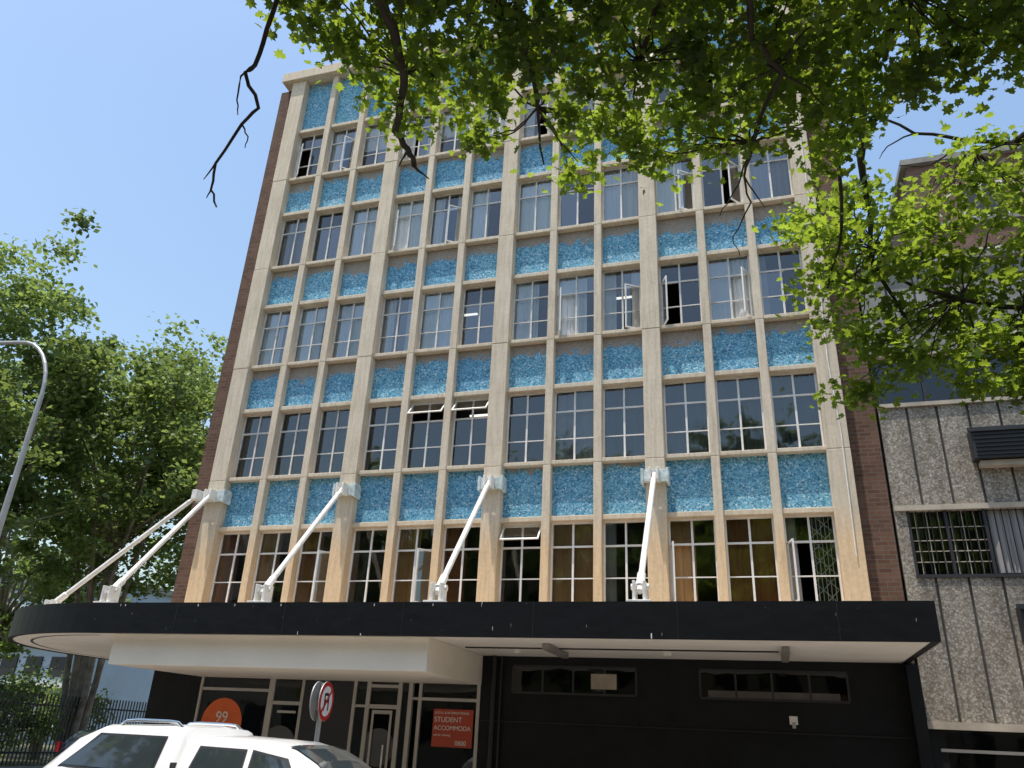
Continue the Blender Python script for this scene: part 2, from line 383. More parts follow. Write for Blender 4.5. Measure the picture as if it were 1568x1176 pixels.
g.box(11.6,13.9,-.034,-.031,2.5,2.62,simple("grimy_sill",(.10,.09,.08),.8))
g.box(7.115,15.0,-.05,-.02,1.93,1.95,BLACKM)
g.tube([(7.40,-.1,0),(7.40,-.1,3.16)],.045,BLACKM,10); g.tube([(7.55,-.08,0),(7.55,-.08,3.16)],.022,BLACKM,8)
g.box(13.0,13.14,-.09,-.02,2.08,2.22,WPAINT); g.box(13.04,13.1,-.10,-.09,2.02,2.12,simple("conduit_grey",(.4,.4,.4),.5))
g.box(15.0,15.2,-.35,-.02,0,3.1,BLACK)
g.box(.42,7.12,3.2,3.4,0,2.62,ROOMD); g.box(.42,7.12,.3,3.2,2.60,2.62,ROOMD); g.box(.3,.42,.3,3.2,0,2.62,ROOMD); g.box(7.12,7.3,.3,3.2,0,2.62,ROOMD)
g.obj("ground_floor_wall",office,bevel=.004)
s=MB()
def vbar(x,w=.06,z1=2.62,y=-.03): s.box(x-w/2,x+w/2,y,y+.09,0,z1,ALU)
for x,w in ((.46,.06),(2.28,.14),(3.05,.07),(4.30,.07),(4.62,.09),(5.34,.09),(5.58,.09),(5.80,.07),(7.07,.07)): vbar(x,w)
for a,b,z,h in ((.49,2.21,2.36,.06),(2.35,3.01,2.12,.07),(4.335,4.575,2.12,.05),(4.665,5.295,2.12,.08),(4.665,5.295,2.52,.06),(5.835,7.035,2.30,.06),(5.625,5.765,2.3,.05),(.49,2.21,.10,.15),(5.835,7.035,.10,.15),(4.665,5.295,.1,.2)):
    s.box(a,b,-.022,.05,z-h/2,z+h/2,ALU)
s.box(3.085,4.265,-.02,.05,0,2.62,DTRIM)
for a,b in ((.49,2.21),(2.35,3.01),(4.335,4.575),(4.665,5.295),(5.385,5.535),(5.835,7.035)):
    s.poly([(a,.01,.02),(b,.01,.02),(b,.01,2.6),(a,.01,2.6)],DGLASS)
s.box(4.75,4.80,-.035,-.0225,.2,2.05,ALU); s.box(5.16,5.21,-.035,-.0225,.2,2.05,ALU); s.box(4.80,5.16,-.035,-.0225,1.98,2.05,ALU)
s.box(2.50,2.95,-.030,-.0225,1.92,1.97,ALU)
s.tube([(5.1,-.1,.8),(5.1,-.1,1.4)],.018,WPAINT,8)
def disc(mb,x,y,z,r,mat,n=40):
    mb.poly([(x+r*math.cos(2*math.pi*i/n),y,z+r*math.sin(2*math.pi*i/n)) for i in range(n)],mat)
ORANGE=simple("orange_vinyl",(.80,.15,.035),.6,.08,4,bump=0); REDV=simple("red_vinyl",(.45,.07,.035),.6,.1,4,bump=0); GREYV=simple("grey_vinyl",(.10,.10,.10),.6,.1,4,bump=0)
disc(s,1.12,-.004,1.66,.52,ORANGE); disc(s,2.62,-.004,1.25,.42,GREYV); disc(s,4.95,-.004,1.35,.36,GREYV)
s.box(6.12,6.98,-.012,-.004,1.42,2.12,REDV)
s.obj("shopfront",office)
def text(body,loc,size,mat,name,parent,rot=(math.pi/2,0,0),align='LEFT'):
    c=bpy.data.curves.new(name,'FONT'); c.body=body; c.size=size; c.extrude=.002; c.align_x=align; c.materials.append(mat)
    o=bpy.data.objects.new(name,c); o.location=loc; o.rotation_euler=rot; COL.objects.link(o); o.parent=parent; return o
text("99",(1.12,-.010,1.68),.32,WPAINT,"number_lettering",office,align='CENTER')
text("ON CAMPUS",(1.12,-.010,1.50),.12,WPAINT,"name_lettering",office,align='CENTER')
text("LOCAL & INTERNATIONAL",(6.15,-.018,2.03),.062,WPAINT,"sign_text_top",office)
text("STUDENT",(6.15,-.018,1.88),.135,WPAINT,"sign_text_student",office)
text("ACCOMMODA",(6.15,-.018,1.73),.118,WPAINT,"sign_text_accommodation",office)
text("call for viewing",(6.15,-.018,1.62),.06,WPAINT,"sign_text_small",office)
text("0800",(6.62,-.018,1.46),.12,WPAINT,"sign_text_phone",office)

# ------------------------------------------------------------------ neighbouring building
nb=empty("neighbouring_building"); n=MB()
LEDGE=simple("ledge_concrete",(.45,.39,.31),.85,.3,2); LOUV=simple("black_louvre",(.03,.03,.033),.5,.2,3,bump=0)
CONC=simple("grey_concrete",(.27,.26,.24),.9,.35,1.5)
x0,x1=15.26,30
def ribbed(z0,z1,y=0.0,mat=PEBBLE,x0=x0):
    x=x0
    while x<x1:
        n.box(x,x+.49,y,y+.12,z0,z1,mat); x+=.54
    n.box(x0,x1,y+.075,y+.3,z0,z1,CONC)
ribbed(2.22,4.66); ribbed(6.02,8.05); ribbed(9.25,11.3,0,CONC)
n.box(15.24,x1,-.10,.3,2.10,2.22,LEDGE); n.box(15.26,x1,-.06,.3,5.92,6.02,LEDGE); n.box(15.26,x1,-.05,.3,8.05,8.13,LEDGE); n.box(15.26,x1,-.05,.3,9.17,9.25,LEDGE); n.box(15.22,x1,-.1,.5,11.3,11.42,CONC)
n.box(15.26,15.46,0.0,.3,4.66,5.92,PEBBLE)
n.box(15.46,x1,-.03,.2,4.66,4.72,LOUV); n.box(15.46,x1,.35,.4,4.6,6,ROOMD); n.box(15.26,x1,.9,1,8,9.3,ROOMD)
n.poly([(15.46,.1,4.72),(x1,.1,4.72),(x1,.1,5.92),(15.46,.1,5.92)],DGLASS); n.poly([(15.26,.1,8.13),(x1,.1,8.13),(x1,.1,9.17),(15.26,.1,9.17)],DGLASS)
x=15.5
while x<x1:
    n.box(x,x+.014,.02,.04,4.72,5.92,BLACKM); x+=.12
for z in (4.95,5.15,5.35,5.6): n.box(15.46,16.75,.045,.06,z,z+.016,LEDGE)
for x in np.arange(15.6,16.75,.2): n.box(x,x+.014,.062,.075,4.72,5.92,LEDGE)
for x in (15.46,16.1,16.75,18,19.3,20.6): n.box(x,x+.05,0.0,.1,4.72,5.92,LOUV)
for i in range(40):
    xx=16.85+i*.09; n.poly([(xx,.09,4.75),(xx+.09,.05,4.75),(xx+.09,.05,5.9),(xx,.09,5.9)],CUR['g'])
x=15.3
while x<x1: n.box(x,x+.05,.06,.12,8.13,9.17,LOUV); x+=.85
for (a,b,c,d) in ((16.75,24,6.82,7.40),(16.95,24,3.55,4.12)):
    n.box(a,b,-.30,-.02,c,d,LOUV); n.box(a-.05,b,-.34,-.30,d-.06,d+.02,LOUV)
    for j in range(6): n.box(a+.04,b,-.325,-.302,c+.05+j*.08,c+.07+j*.08,BLACKM)
    n.box(a+.1,b,-.20,-.01,c-.12,c-.02,LEDGE)
n.box(15.26,x1,.0,.3,0,.5,BLACK); n.box(15.26,15.5,.0,.3,.5,2.1,BLACK); n.poly([(15.5,.05,.5),(x1,.05,.5),(x1,.05,2.1),(15.5,.05,2.1)],DGLASS); n.box(15.3,x1,1.5,1.6,0,2.1,ROOMD)
n.box(15.4,x1,-.02,.04,1.75,1.80,ALU); 
n.box(15.22,x1,.3,12,11.2,11.28,CONC); n.box(15.22,15.3,.3,12,0,11.2,CONC); n.box(x1-.1,x1,.3,12,0,11.2,CONC); n.box(15.3,x1,12,12.1,0,11.2,CONC)
n.obj("walls_and_windows",nb)
bb=empty("brick_apartment_building"); n=MB()
n.box(19.6,46,12.2,26,0,23.2,BRICK2); n.box(19.4,46.2,12.0,26.2,23.2,23.45,CONC)
for z in (12.5,15.4,18.3,21.2):
    n.box(19.55,46,12.1,12.2,z-1.0,z-.85,CONC)
    for x in range(22,45,3):
        n.box(x-.75,x+.75,12.13,12.3,z-.8,z+.75,STEEL); n.box(x-.68,x-.03,12.11,12.14,z-.72,z+.67,DTRIM); n.box(x+.03,x+.68,12.11,12.14,z-.72,z+.67,DTRIM)
n.obj("walls",bb)
fb=empty("distant_apartment_block"); n=MB()
WB=simple("pale_blue_wall",(.40,.48,.58),.8,.1,.5)
n.box(-60,-33,30,44,0,11,WB); n.box(-60.3,-32.7,29.7,44.2,11,11.4,CONC)
for z in (1.5,4.2,6.9,9.3):
    for x in np.arange(-59,-34,2.2): n.box(x,x+1.4,29.9,30.1,z,z+1.3,DTRIM)
    n.box(-60,-33,29.6,29.98,z-.7,z-.45,WPAINT)
n.obj("walls",fb)
ob=empty("opposite_building"); n=MB()
n.box(-30,50,-34,-26,0,13,simple("tan_render",(.50,.43,.34),.85,.15,.6)); n.box(-30.3,50.3,-34.3,-25.7,13,13.4,CONC)
for z in (1.2,4.3,7.4,10.4):
    for x in np.arange(-29,49,2.6): n.box(x,x+1.5,-26.02,-25.9,z,z+1.6,DTRIM)
n.obj("walls",ob)

# ------------------------------------------------------------------ ground
def m_asph():
    t=NT("asphalt"); v=t.coord(); c=t.ramp(t.noise(v,.6,6,.6),[(.3,(.042,.042,.043)),(.7,(.075,.073,.07))])
    c=t.mix(.5,c,t.ramp(t.noise(v,60,3),[(.35,.6),(.65,1.2)]),'MULTIPLY'); return t.pbr(c,.85,0,t.bump(t.noise(v,90,3),.5,.01),.3)
ASPH=m_asph(); GRND=simple("ground_soil",(.12,.12,.07),.95,.3,.3)
KERB=simple("kerb_concrete",(.38,.36,.33),.85,.2,2)
n=MB(); n.poly([(-700,-700,-.17),(700,-700,-.17),(700,700,-.17),(-700,700,-.17)],GRND); n.obj("ground")
n=MB(); n.poly([(-300,-14,-.15),(300,-14,-.15),(300,-5.9,-.15),(-300,-5.9,-.15)],ASPH); n.poly([(-12.5,-5.9,-.15),(-6.3,-5.9,-.15),(-6.3,200,-.15),(-12.5,200,-.15)],ASPH)
for x in np.arange(-60,80,4): n.poly([(x,-10,-.146),(x+2,-10,-.146),(x+2,-9.88,-.146),(x,-9.88,-.146)],WPAINT)
n.obj("road")
n=MB()
n.box(-6.15,200,-5.75,0,-.17,0,PAVE); n.box(-6.15,-.91,0,200,-.17,0,PAVE); n.box(-200,200,-200,-14.15,-.17,0,PAVE); n.box(-200,-12.65,-5.75,200,-.17,0,GRND)
n.box(-6.3,200,-5.9,-5.752,-.17,.002,KERB); n.box(-6.3,-6.152,-5.75,200,-.17,.002,KERB); n.box(-200,200,-14.148,-14,-.17,.002,KERB); n.box(-12.648,-12.5,-5.75,200,-.17,.002,KERB)
n.obj("pavement")

# ------------------------------------------------------------------ foliage
def rot_basis(nrm):
    N=len(nrm); a=rng.normal(size=(N,3)); u=np.cross(nrm,a); u/=np.linalg.norm(u,axis=1,keepdims=True); v=np.cross(nrm,u); return u,v
def leaf_mesh(name,C,nrm,size,rnd,mat,parent,shape,faces):
    u,v=rot_basis(nrm); N=len(C); sh=np.array(shape); K=len(sh)
    P=C[:,None,:]+size[:,None,None]*(sh[None,:,0,None]*u[:,None,:]+sh[None,:,1,None]*v[:,None,:]+sh[None,:,2,None]*nrm[:,None,:])
    me=bpy.data.meshes.new(name); me.vertices.add(N*K); me.vertices.foreach_set('co',P.reshape(-1).astype(np.float32))
    fl=np.concatenate([np.array(f) for f in faces]); L=len(fl)
    idx=(np.arange(N)[:,None]*K+fl[None,:]).reshape(-1); me.loops.add(N*L); me.loops.foreach_set('vertex_index',idx.astype(np.int32))
    lens=np.array([len(f) for f in faces]); st_=np.concatenate([[0],np.cumsum(lens)[:-1]])
    me.polygons.add(N*len(faces)); me.polygons.foreach_set('loop_start',(np.arange(N)[:,None]*L+st_[None,:]).reshape(-1).astype(np.int32))
    me.update(calc_edges=True)
    a=me.attributes.new('rnd','FLOAT','POINT'); a.data.foreach_set('value',np.repeat(rnd,K).astype(np.float32))
    me.materials.append(mat); o=bpy.data.objects.new(name,me); COL.objects.link(o)
    if parent: o.parent=parent
    return o
OAK=[(0,-.5,0),(.24,-.30,.05),(.20,-.12,.04),(.46,.0,.12),(.28,.12,.05),(.36,.34,.10),(.12,.30,.02),(0,.55,-.05),
     (-.12,.30,.02),(-.36,.34,.10),(-.28,.12,.05),(-.46,.0,.12),(-.20,-.12,.04),(-.24,-.30,.05)]
OAKF=[(0,1,2,3,4,5,6,7),(0,7,8,9,10,11,12,13)]
QUAD=[(0,-.5,0),(.36,0,.10),(0,.5,0),(-.36,0,.10)]; QUADF=[(0,1,2),(0,2,3)]
def inpoly(x,y,P):
    c=False; n=len(P); j=n-1
    for i in range(n):
        if (P[i][1]>y)!=(P[j][1]>y) and x<(P[j][0]-P[i][0])*(y-P[i][1])/(P[j][1]-P[i][1])+P[i][0]: c=not c
        j=i
    return c
PA=[(981,-1309),(961,-1263),(983,-1225),(1014,-1214),(1005,-1169),(1012,-1136),(1043,-1136),(1053,-1095),(1079,-1098),(1097,-1146),(1144,-1142),(1142,-1087),(1120,-1017),(1150,-1067),(1184,-1055),(1212,-1043),(1236,-1051),(1274,-1028),(1314,-1053),(1342,-1020),(1375,-1003),(1420,-1065),(1426,-1092),(1493,-1089),(1530,-1098),(1505,-1181)]
PB=[(1335,719),(1392,750),(1412,705),(1455,700),(1493,735),(1529,755),(1610,745),(1610,455),(1501,460),(1470,470),(1452,492),(1432,512),(1395,476),(1366,490),(1360,560),(1348,615),(1338,658)]
PA=[(a/100,b/100) for a,b in PA]; PB=[(a/100,b/100) for a,b in PB]
def poisson(P,d,n=9000):
    xs=[p[0] for p in P]; ys=[p[1] for p in P]; out=[]
    for _ in range(n):
        x=random.uniform(min(xs),max(xs)); y=random.uniform(min(ys),max(ys))
        if inpoly(x,y,P) and all((x-a)**2+(y-b)**2>d*d for a,b in out): out.append((x,y))
    return out
cl=[]
for x,y in poisson(PA,.175):
    if random.random()<.10: continue
    cl.append((x,y,6.5+random.uniform(-.2,.3),random.uniform(0,.6) if y<-11.6 else random.uniform(.1,.8)))
nA=len(cl)
for x,y in poisson(PB,.18): cl.append((x,-8.5+random.uniform(-.5,.5),y,random.uniform(.25,.85)))
nB=len(cl)
for x,y in poisson([(10.2,-12.4),(11.3,-11.7),(12.6,-11.2),(13.9,-10.9),(14.8,-11.4),(15.6,-12.0),(15,-14),(10,-14)],.24): cl.append((x,y,random.uniform(7.0,7.7),random.uniform(0,.35)))
for x,y in poisson([(11,-12.6),(15.2,-12.0),(15,-14),(10,-14)],.33): cl.append((x,y,random.uniform(7.8,8.5),random.uniform(0,.35)))
for x,y in poisson([(12.2,-10.9),(14.6,-10.3),(15.2,-11.5),(12.2,-11.7)],.28): cl.append((x,y,random.uniform(6.8,7.2),random.uniform(0,.35)))
for x,y in poisson([(9.5,-13.4),(15.2,-12.4),(17,-9),(20,-8),(21,-14),(19,-18),(13,-17.5),(10,-15.5)],.75): 
    for _ in range(2): cl.append((x,y,random.uniform(6.9,8.6),random.uniform(0,.6)))
for x,y in poisson([(14.3,-11),(17.5,-8.5),(20,-10),(18,-13),(15.3,-12)],.42): cl.append((x,y,random.uniform(7.2,9),random.uniform(0,.5)))
C=[];Nn=[];Sz=[];Rn=[]
for (x,y,z,tone) in cl:
    k=random.randint(34,72); rr=random.uniform(.08,.18)
    d=rng.normal(size=(k,3))*np.array([rr,rr,rr*.6]); C.append(np.array([x,y,z])+d)
    nn=rng.normal(size=(k,3))*.65+np.array([0,0,1.0]); Nn.append(nn/np.linalg.norm(nn,axis=1,keepdims=True))
    Sz.append(rng.uniform(.055,.12,k)); Rn.append(np.clip(tone+rng.uniform(0,.35,k),0,1))
tree=empty("street_tree")
leaf_mesh("leaves",np.concatenate(C),np.concatenate(Nn),np.concatenate(Sz),np.concatenate(Rn),LEAF,tree,OAK,OAKF)
b=MB()
def br(pts,r0,r1,mat=BARK,seg=7,jit=.02,mb=None):
    pts=[Vector(p) for p in pts]; out=[]
    for i in range(len(pts)-1):
        for s_ in range(3):
            t=s_/3; q=pts[i].lerp(pts[i+1],t)
            if s_: q+=Vector((random.uniform(-jit,jit),random.uniform(-jit,jit),random.uniform(-jit,jit)))
            out.append(q)
    out.append(pts[-1]); m=len(out)
    (mb or b).tube(out,[r0+(r1-r0)*i/(m-1) for i in range(m)],mat,seg)
br([(17.8,-14.7,-.05),(17.75,-14.6,1.5),(17.6,-14.5,3.2),(17.3,-14.2,5.0)],.34,.24,seg=12)
br([(17.3,-14.2,5.0),(16.2,-13.2,6.4),(14.6,-12.8,6.9),(12.9,-12.7,6.8),(11.6,-12.9,6.6),(10.49,-13.07,6.35)],.17,.05)
br([(17.4,-14.3,4.6),(17.2,-12.2,6.6),(16.4,-10,7.4),(15.6,-8.6,7.5)],.15,.05)
br([(17.4,-14.3,4.4),(18.4,-13,6.2),(19.2,-11.5,8.2)],.14,.03); br([(17.4,-14.3,4.4),(16.2,-15.8,6.6),(14,-16.2,7.8)],.14,.03); br([(17.4,-14.3,4.9),(18.8,-15.8,7.5)],.12,.03)
br([(10.49,-13.07,6.35),(10.44,-12.65,6.30),(10.38,-12.3,6.3),(10.29,-11.99,6.3),(10.0,-11.53,6.3),(10.03,-11.31,6.28),(10.01,-11.12,6.25)],.042,.024)
br([(10.01,-11.12,6.25),(10.1,-10.98,6.2)],.015,.006,jit=.005); br([(10.03,-11.31,6.28),(9.9,-11.2,6.2)],.013,.005,jit=.005)
br([(10.49,-13.07,6.35),(10.1,-13.1,6.5),(9.82,-13.01,6.47),(9.65,-12.89,6.10),(9.55,-12.81,5.87),(9.48,-12.81,5.82),(9.55,-12.68,5.59),(9.43,-12.67,5.48),(9.23,-12.61,5.22),(9.18,-12.54,5.05),(9.21,-12.48,4.94)],.022,.007,jit=.012)
br([(9.55,-12.81,5.87),(9.44,-12.80,5.80),(9.42,-12.76,5.62),(9.44,-12.74,5.5)],.009,.004,jit=.008); br([(9.23,-12.61,5.22),(9.15,-12.6,5.10)],.008,.003,jit=.005); br([(9.18,-12.54,5.05),(9.12,-12.5,5.02)],.007,.003,jit=.005)
br([(9.43,-12.67,5.48),(9.5,-12.66,5.36),(9.46,-12.62,5.30)],.007,.003,jit=.006)
br([(12.9,-12.7,6.8),(12.91,-12.3,6.3),(12.94,-11.77,6.3),(13.16,-11.4,6.3),(12.99,-10.95,6.3),(12.91,-10.57,6.3),(12.84,-10.23,6.3),(12.89,-9.83,6.3)],.028,.008)
br([(12.91,-10.57,6.3),(12.7,-10.2,6.1),(12.6,-9.9,6.15)],.009,.004); br([(12.84,-10.23,6.3),(13.0,-10.0,6.1)],.009,.004); br([(12.89,-9.83,6.3),(12.7,-9.6,6.1),(12.75,-9.4,6.0)],.008,.003)
br([(15.6,-8.6,7.5),(15.16,-8.6,7.62),(14.69,-8.6,7.82),(14.27,-8.7,8.14),(13.9,-9.6,8.2)],.025,.008)
br([(15.16,-8.6,7.62),(14.8,-8.5,7.45),(14.5,-8.5,7.5)],.01,.004); br([(14.69,-8.6,7.82),(14.4,-8.6,7.7),(14.3,-8.6,7.55)],.01,.004)
br([(15.76,-8.6,5.9),(15.26,-8.6,5.57),(14.83,-8.6,5.7),(14.4,-8.6,5.91),(14.09,-8.6,6.26)],.032,.012)
br([(14.6,-12.8,6.9),(14.2,-11.6,6.9),(13.95,-10.2,7.2),(14.0,-9.2,7.1),(14.12,-8.6,6.9),(14.05,-8.6,6.3),(14.3,-8.5,5.6)],.06,.015)
br([(16.4,-10,7.4),(15.9,-9.2,6.6),(15.76,-8.6,5.9)],.05,.032)
br([(13.95,-10.2,7.2),(13.7,-9.9,6.9),(13.75,-9.0,6.4),(13.6,-8.6,6.0)],.028,.01)
nodes_=[(12.9,-12.7,6.6),(11.2,-12.3,6.5),(10.3,-12,6.4),(13.1,-11.4,6.35),(12.9,-10.6,6.35),(13.95,-10.2,7.1),(14.1,-8.6,6.4),(14.8,-8.6,5.75),(15.3,-8.6,5.6),(15.2,-8.6,7.5),(14,-11.6,6.8),(11.2,-11.3,6.5),(12.1,-11.6,6.5)]
br([(12.9,-12.7,6.8),(12.4,-12.2,6.6),(12.1,-11.6,6.5),(11.7,-11.1,6.5)],.03,.008); br([(11.6,-12.9,6.6),(11.3,-12.3,6.5),(11.2,-11.3,6.5),(11.1,-10.7,6.4)],.03,.008)
for (x,y,z,_t) in cl[:nB]:
    if random.random()<.4: continue
    lim=min(nodes_,key=lambda p:(p[0]-x)**2+(p[1]-y)**2+(p[2]-z)**2)
    mid=((x+lim[0])/2+random.uniform(-.1,.1),(y+lim[1])/2+random.uniform(-.1,.1),(z+lim[2])/2+random.uniform(-.03,.1))
    br([lim,mid,(x,y,z-.02)],.011,.004,seg=5,jit=.02)
b.obj("trunk_and_branches",tree,smooth=True)

def big_tree(name,base,cen,rad,ncl,per,lsize,lean=0,mat=LEAF_FAR,limbs=7,clr=.95,zmin=2.2,stems=0):
    T_=empty(name); C=[];Nn=[];Sz=[];Rn=[]; cen=np.array(cen,float); rad=np.array(rad,float)
    tb=MB(); centers=[]
    for i in range(ncl):
        d=rng.normal(size=3); d/=np.linalg.norm(d); rr=rng.uniform(.25,1)**.45
        bump=1+.16*math.sin(3*d[0]+5*d[2]+i*.01)+.12*math.sin(7*d[1]+4*d[0])
        c=cen+d*rr*rad*bump
        if c[2]<zmin: continue
        centers.append(c); k=int(per*rng.uniform(.6,1.4)); s_=clr*rng.uniform(.5,1.1)
        pts=c+rng.normal(size=(k,3))*np.array([s_,s_,s_*.62])*.55
        C.append(pts); nn=rng.normal(size=(k,3))*.6+np.array([0,0,.9]); Nn.append(nn/np.linalg.norm(nn,axis=1,keepdims=True))
        Sz.append(rng.uniform(.7,1.3,k)*lsize); tone=rng.uniform(0,.6); Rn.append(np.clip(tone+rng.uniform(0,.4,k),0,1))
    leaf_mesh("crown_leaves",np.concatenate(C),np.concatenate(Nn),np.concatenate(Sz),np.concatenate(Rn),mat,T_,QUAD,QUADF)
    bx_,by_=base; fork=(bx_+(cen[0]-bx_)*.25,by_+(cen[1]-by_)*.25,max(1.2,cen[2]-rad[2]*.75))
    br([(bx_,by_,-.1),((bx_*.6+fork[0]*.4),(by_*.6+fork[1]*.4),fork[2]*.5),fork],.26,.19,BARK2,9,.05,tb)
    random.shuffle(centers)
    for c in centers[:limbs*4]:
        mid=[(fork[j]*.55+c[j]*.45)+random.uniform(-.4,.4) for j in range(3)]
        br([fork,mid,tuple(c)],random.uniform(.05,.13),.015,BARK2,6,.12,tb)
    for i in range(stems):
        a=i*2.4; tp=(cen[0]+rad[0]*.6*math.cos(a),cen[1]+rad[1]*.5*math.sin(a),cen[2]+random.uniform(-1,2))
        br([(bx_+.3*math.cos(a),by_+.3*math.sin(a),-.1),(bx_*.7+tp[0]*.3,by_*.7+tp[1]*.3,tp[2]*.35),(bx_*.35+tp[0]*.65,by_*.35+tp[1]*.65,tp[2]*.7),tp],.14,.04,BARK2,8,.12,tb)
    tb.obj("trunk_and_limbs",T_,smooth=True)
big_tree("plane_tree",(-13.4,11),(-12.8,9.6,12.3),(4.3,4,5.6),170,140,.24,stems=6)
big_tree("plane_tree",(-14.3,5.2),(-14.8,4.6,12.4),(4.4,4,7.4),210,140,.24,stems=5)
big_tree("plane_tree",(-13.2,16.5),(-12.6,15.5,14.2),(5.4,4.5,7.0),190,130,.26,stems=4)
big_tree("plane_tree",(-16,-4),(-19.5,-3,11),(4,4,6),70,80,.28)
big_tree("plane_tree",(-24,16),(-25,16,12),(7,6,9),160,110,.34)
big_tree("plane_tree",(-13.4,28),(-14,28,12),(8,6,9),140,100,.36)
for i,x in enumerate((-8,-1,6,13,20,27)):
    big_tree("street_oak",(x,-22),(x+random.uniform(-1,1),-22,10.5+random.uniform(-1,1)),(4.6,2.4,6.0),90,55,.42)
for (x,y,r_) in ((-15,8.4,2.6),(-19,6,3),(-17,13,3),(-24,9,4),(-30,6,4)):
    big_tree("shrub",(x,y),(x,y,1.9),(r_,1.5,1.5),60,70,.17,clr=.7,limbs=2,zmin=.3)

# ------------------------------------------------------------------ street lamp
lamp=empty("street_lamp"); n=MB(); GALV=simple("galvanised_steel",(.42,.42,.41),.5,.15,3,metal=.4,bump=0)
n.tube([(-3.39,-3,0),(-3.39,-3,.9),(-3.385,-3,.92),(-3.37,-3,4.5),(-3.36,-3,8.6)],[.11,.11,.085,.075,.055],GALV,14)
arc=[(-3.36,-3,8.6)]
for j in range(1,9):
    a=math.radians(90*j/8); arc.append((-3.36-1.25*(1-math.cos(a)),-3,8.6+1.55*math.sin(a)))
arc.append((-5.4,-3,10.22)); n.tube(arc,.045,GALV,12)
n.tube([(-5.35,-3,10.2),(-5.5,-3,10.22),(-5.9,-3,10.24),(-6.1,-3,10.22)],[.05,.12,.12,.04],GALV,12)
n.box(-6.0,-5.5,-3.1,-2.9,10.08,10.15,WPAINT); n.obj("pole_and_arm",lamp,smooth=False)

# ------------------------------------------------------------------ no stopping sign
sg=empty("no_stopping_sign",(6.66,-5.55,0)); sg.rotation_euler=(0,0,math.radians(97)); n=MB()
RED=simple("sign_red",(.55,.03,.03),.4,.1,6,bump=0); SW=simple("sign_white",(.78,.78,.76),.4,.08,6,bump=0); SB=simple("sign_black",(.02,.02,.02),.4,.1,4,bump=0)
n.tube([(0,0,-.05),(0,0,2.22)],.035,GALV,12)
zc=1.98
for sgn in (-1,1):
    y=.055*sgn
    n.tube([(0,y,zc),(0,y+.012*sgn,zc)],.26,GALV,40)
    def dsc(r,off,mat):
        P=[(r*math.cos(2*math.pi*i/40)*(-sgn),y+sgn*(.012+off),zc+r*math.sin(2*math.pi*i/40)) for i in range(40)]; n.poly(P,mat)
    dsc(.258,.002,RED); dsc(.198,.004,SW)
    M=Matrix.Translation((0,y+sgn*.018,zc))@Matrix.Rotation(math.radians(45*sgn),4,'Y'); n.box(-.205,.205,-.001,.001,-.022,.022,RED,M)
    for q in ((-.09,-.05,-.12,.10),(.05,.09,-.12,.10),(-.05,.05,.07,.11),(-.05,.05,-.02,.02)): n.box(q[0],q[1],y+sgn*.0165-.0005,y+sgn*.0165+.0005,zc+q[2],zc+q[3],SB)
    n.box(-.03,.03,min(0,y),max(0,y),zc+.08,zc+.12,GALV); n.box(-.03,.03,min(0,y),max(0,y),zc-.12,zc-.08,GALV)
n.obj("sign_post",sg)

# ------------------------------------------------------------------ fence
fe=empty("palisade_fence"); n=MB()
for x in np.arange(-34,-12.9,.17): n.box(x,x+.06,3.0,3.02,.05,2.35+.1*((int(x*7))%2),BLACKM)
for z in (.4,2.0): n.box(-34,-12.8,3.021,3.06,z,z+.06,BLACKM)
for y in np.arange(3.1,40,.17): n.box(-12.9,-12.88,y,y+.06,.05,2.4,BLACKM)
for z in (.4,2.0): n.box(-12.94,-12.901,3.1,40,z,z+.06,BLACKM)
n.obj("pales_and_rails",fe)

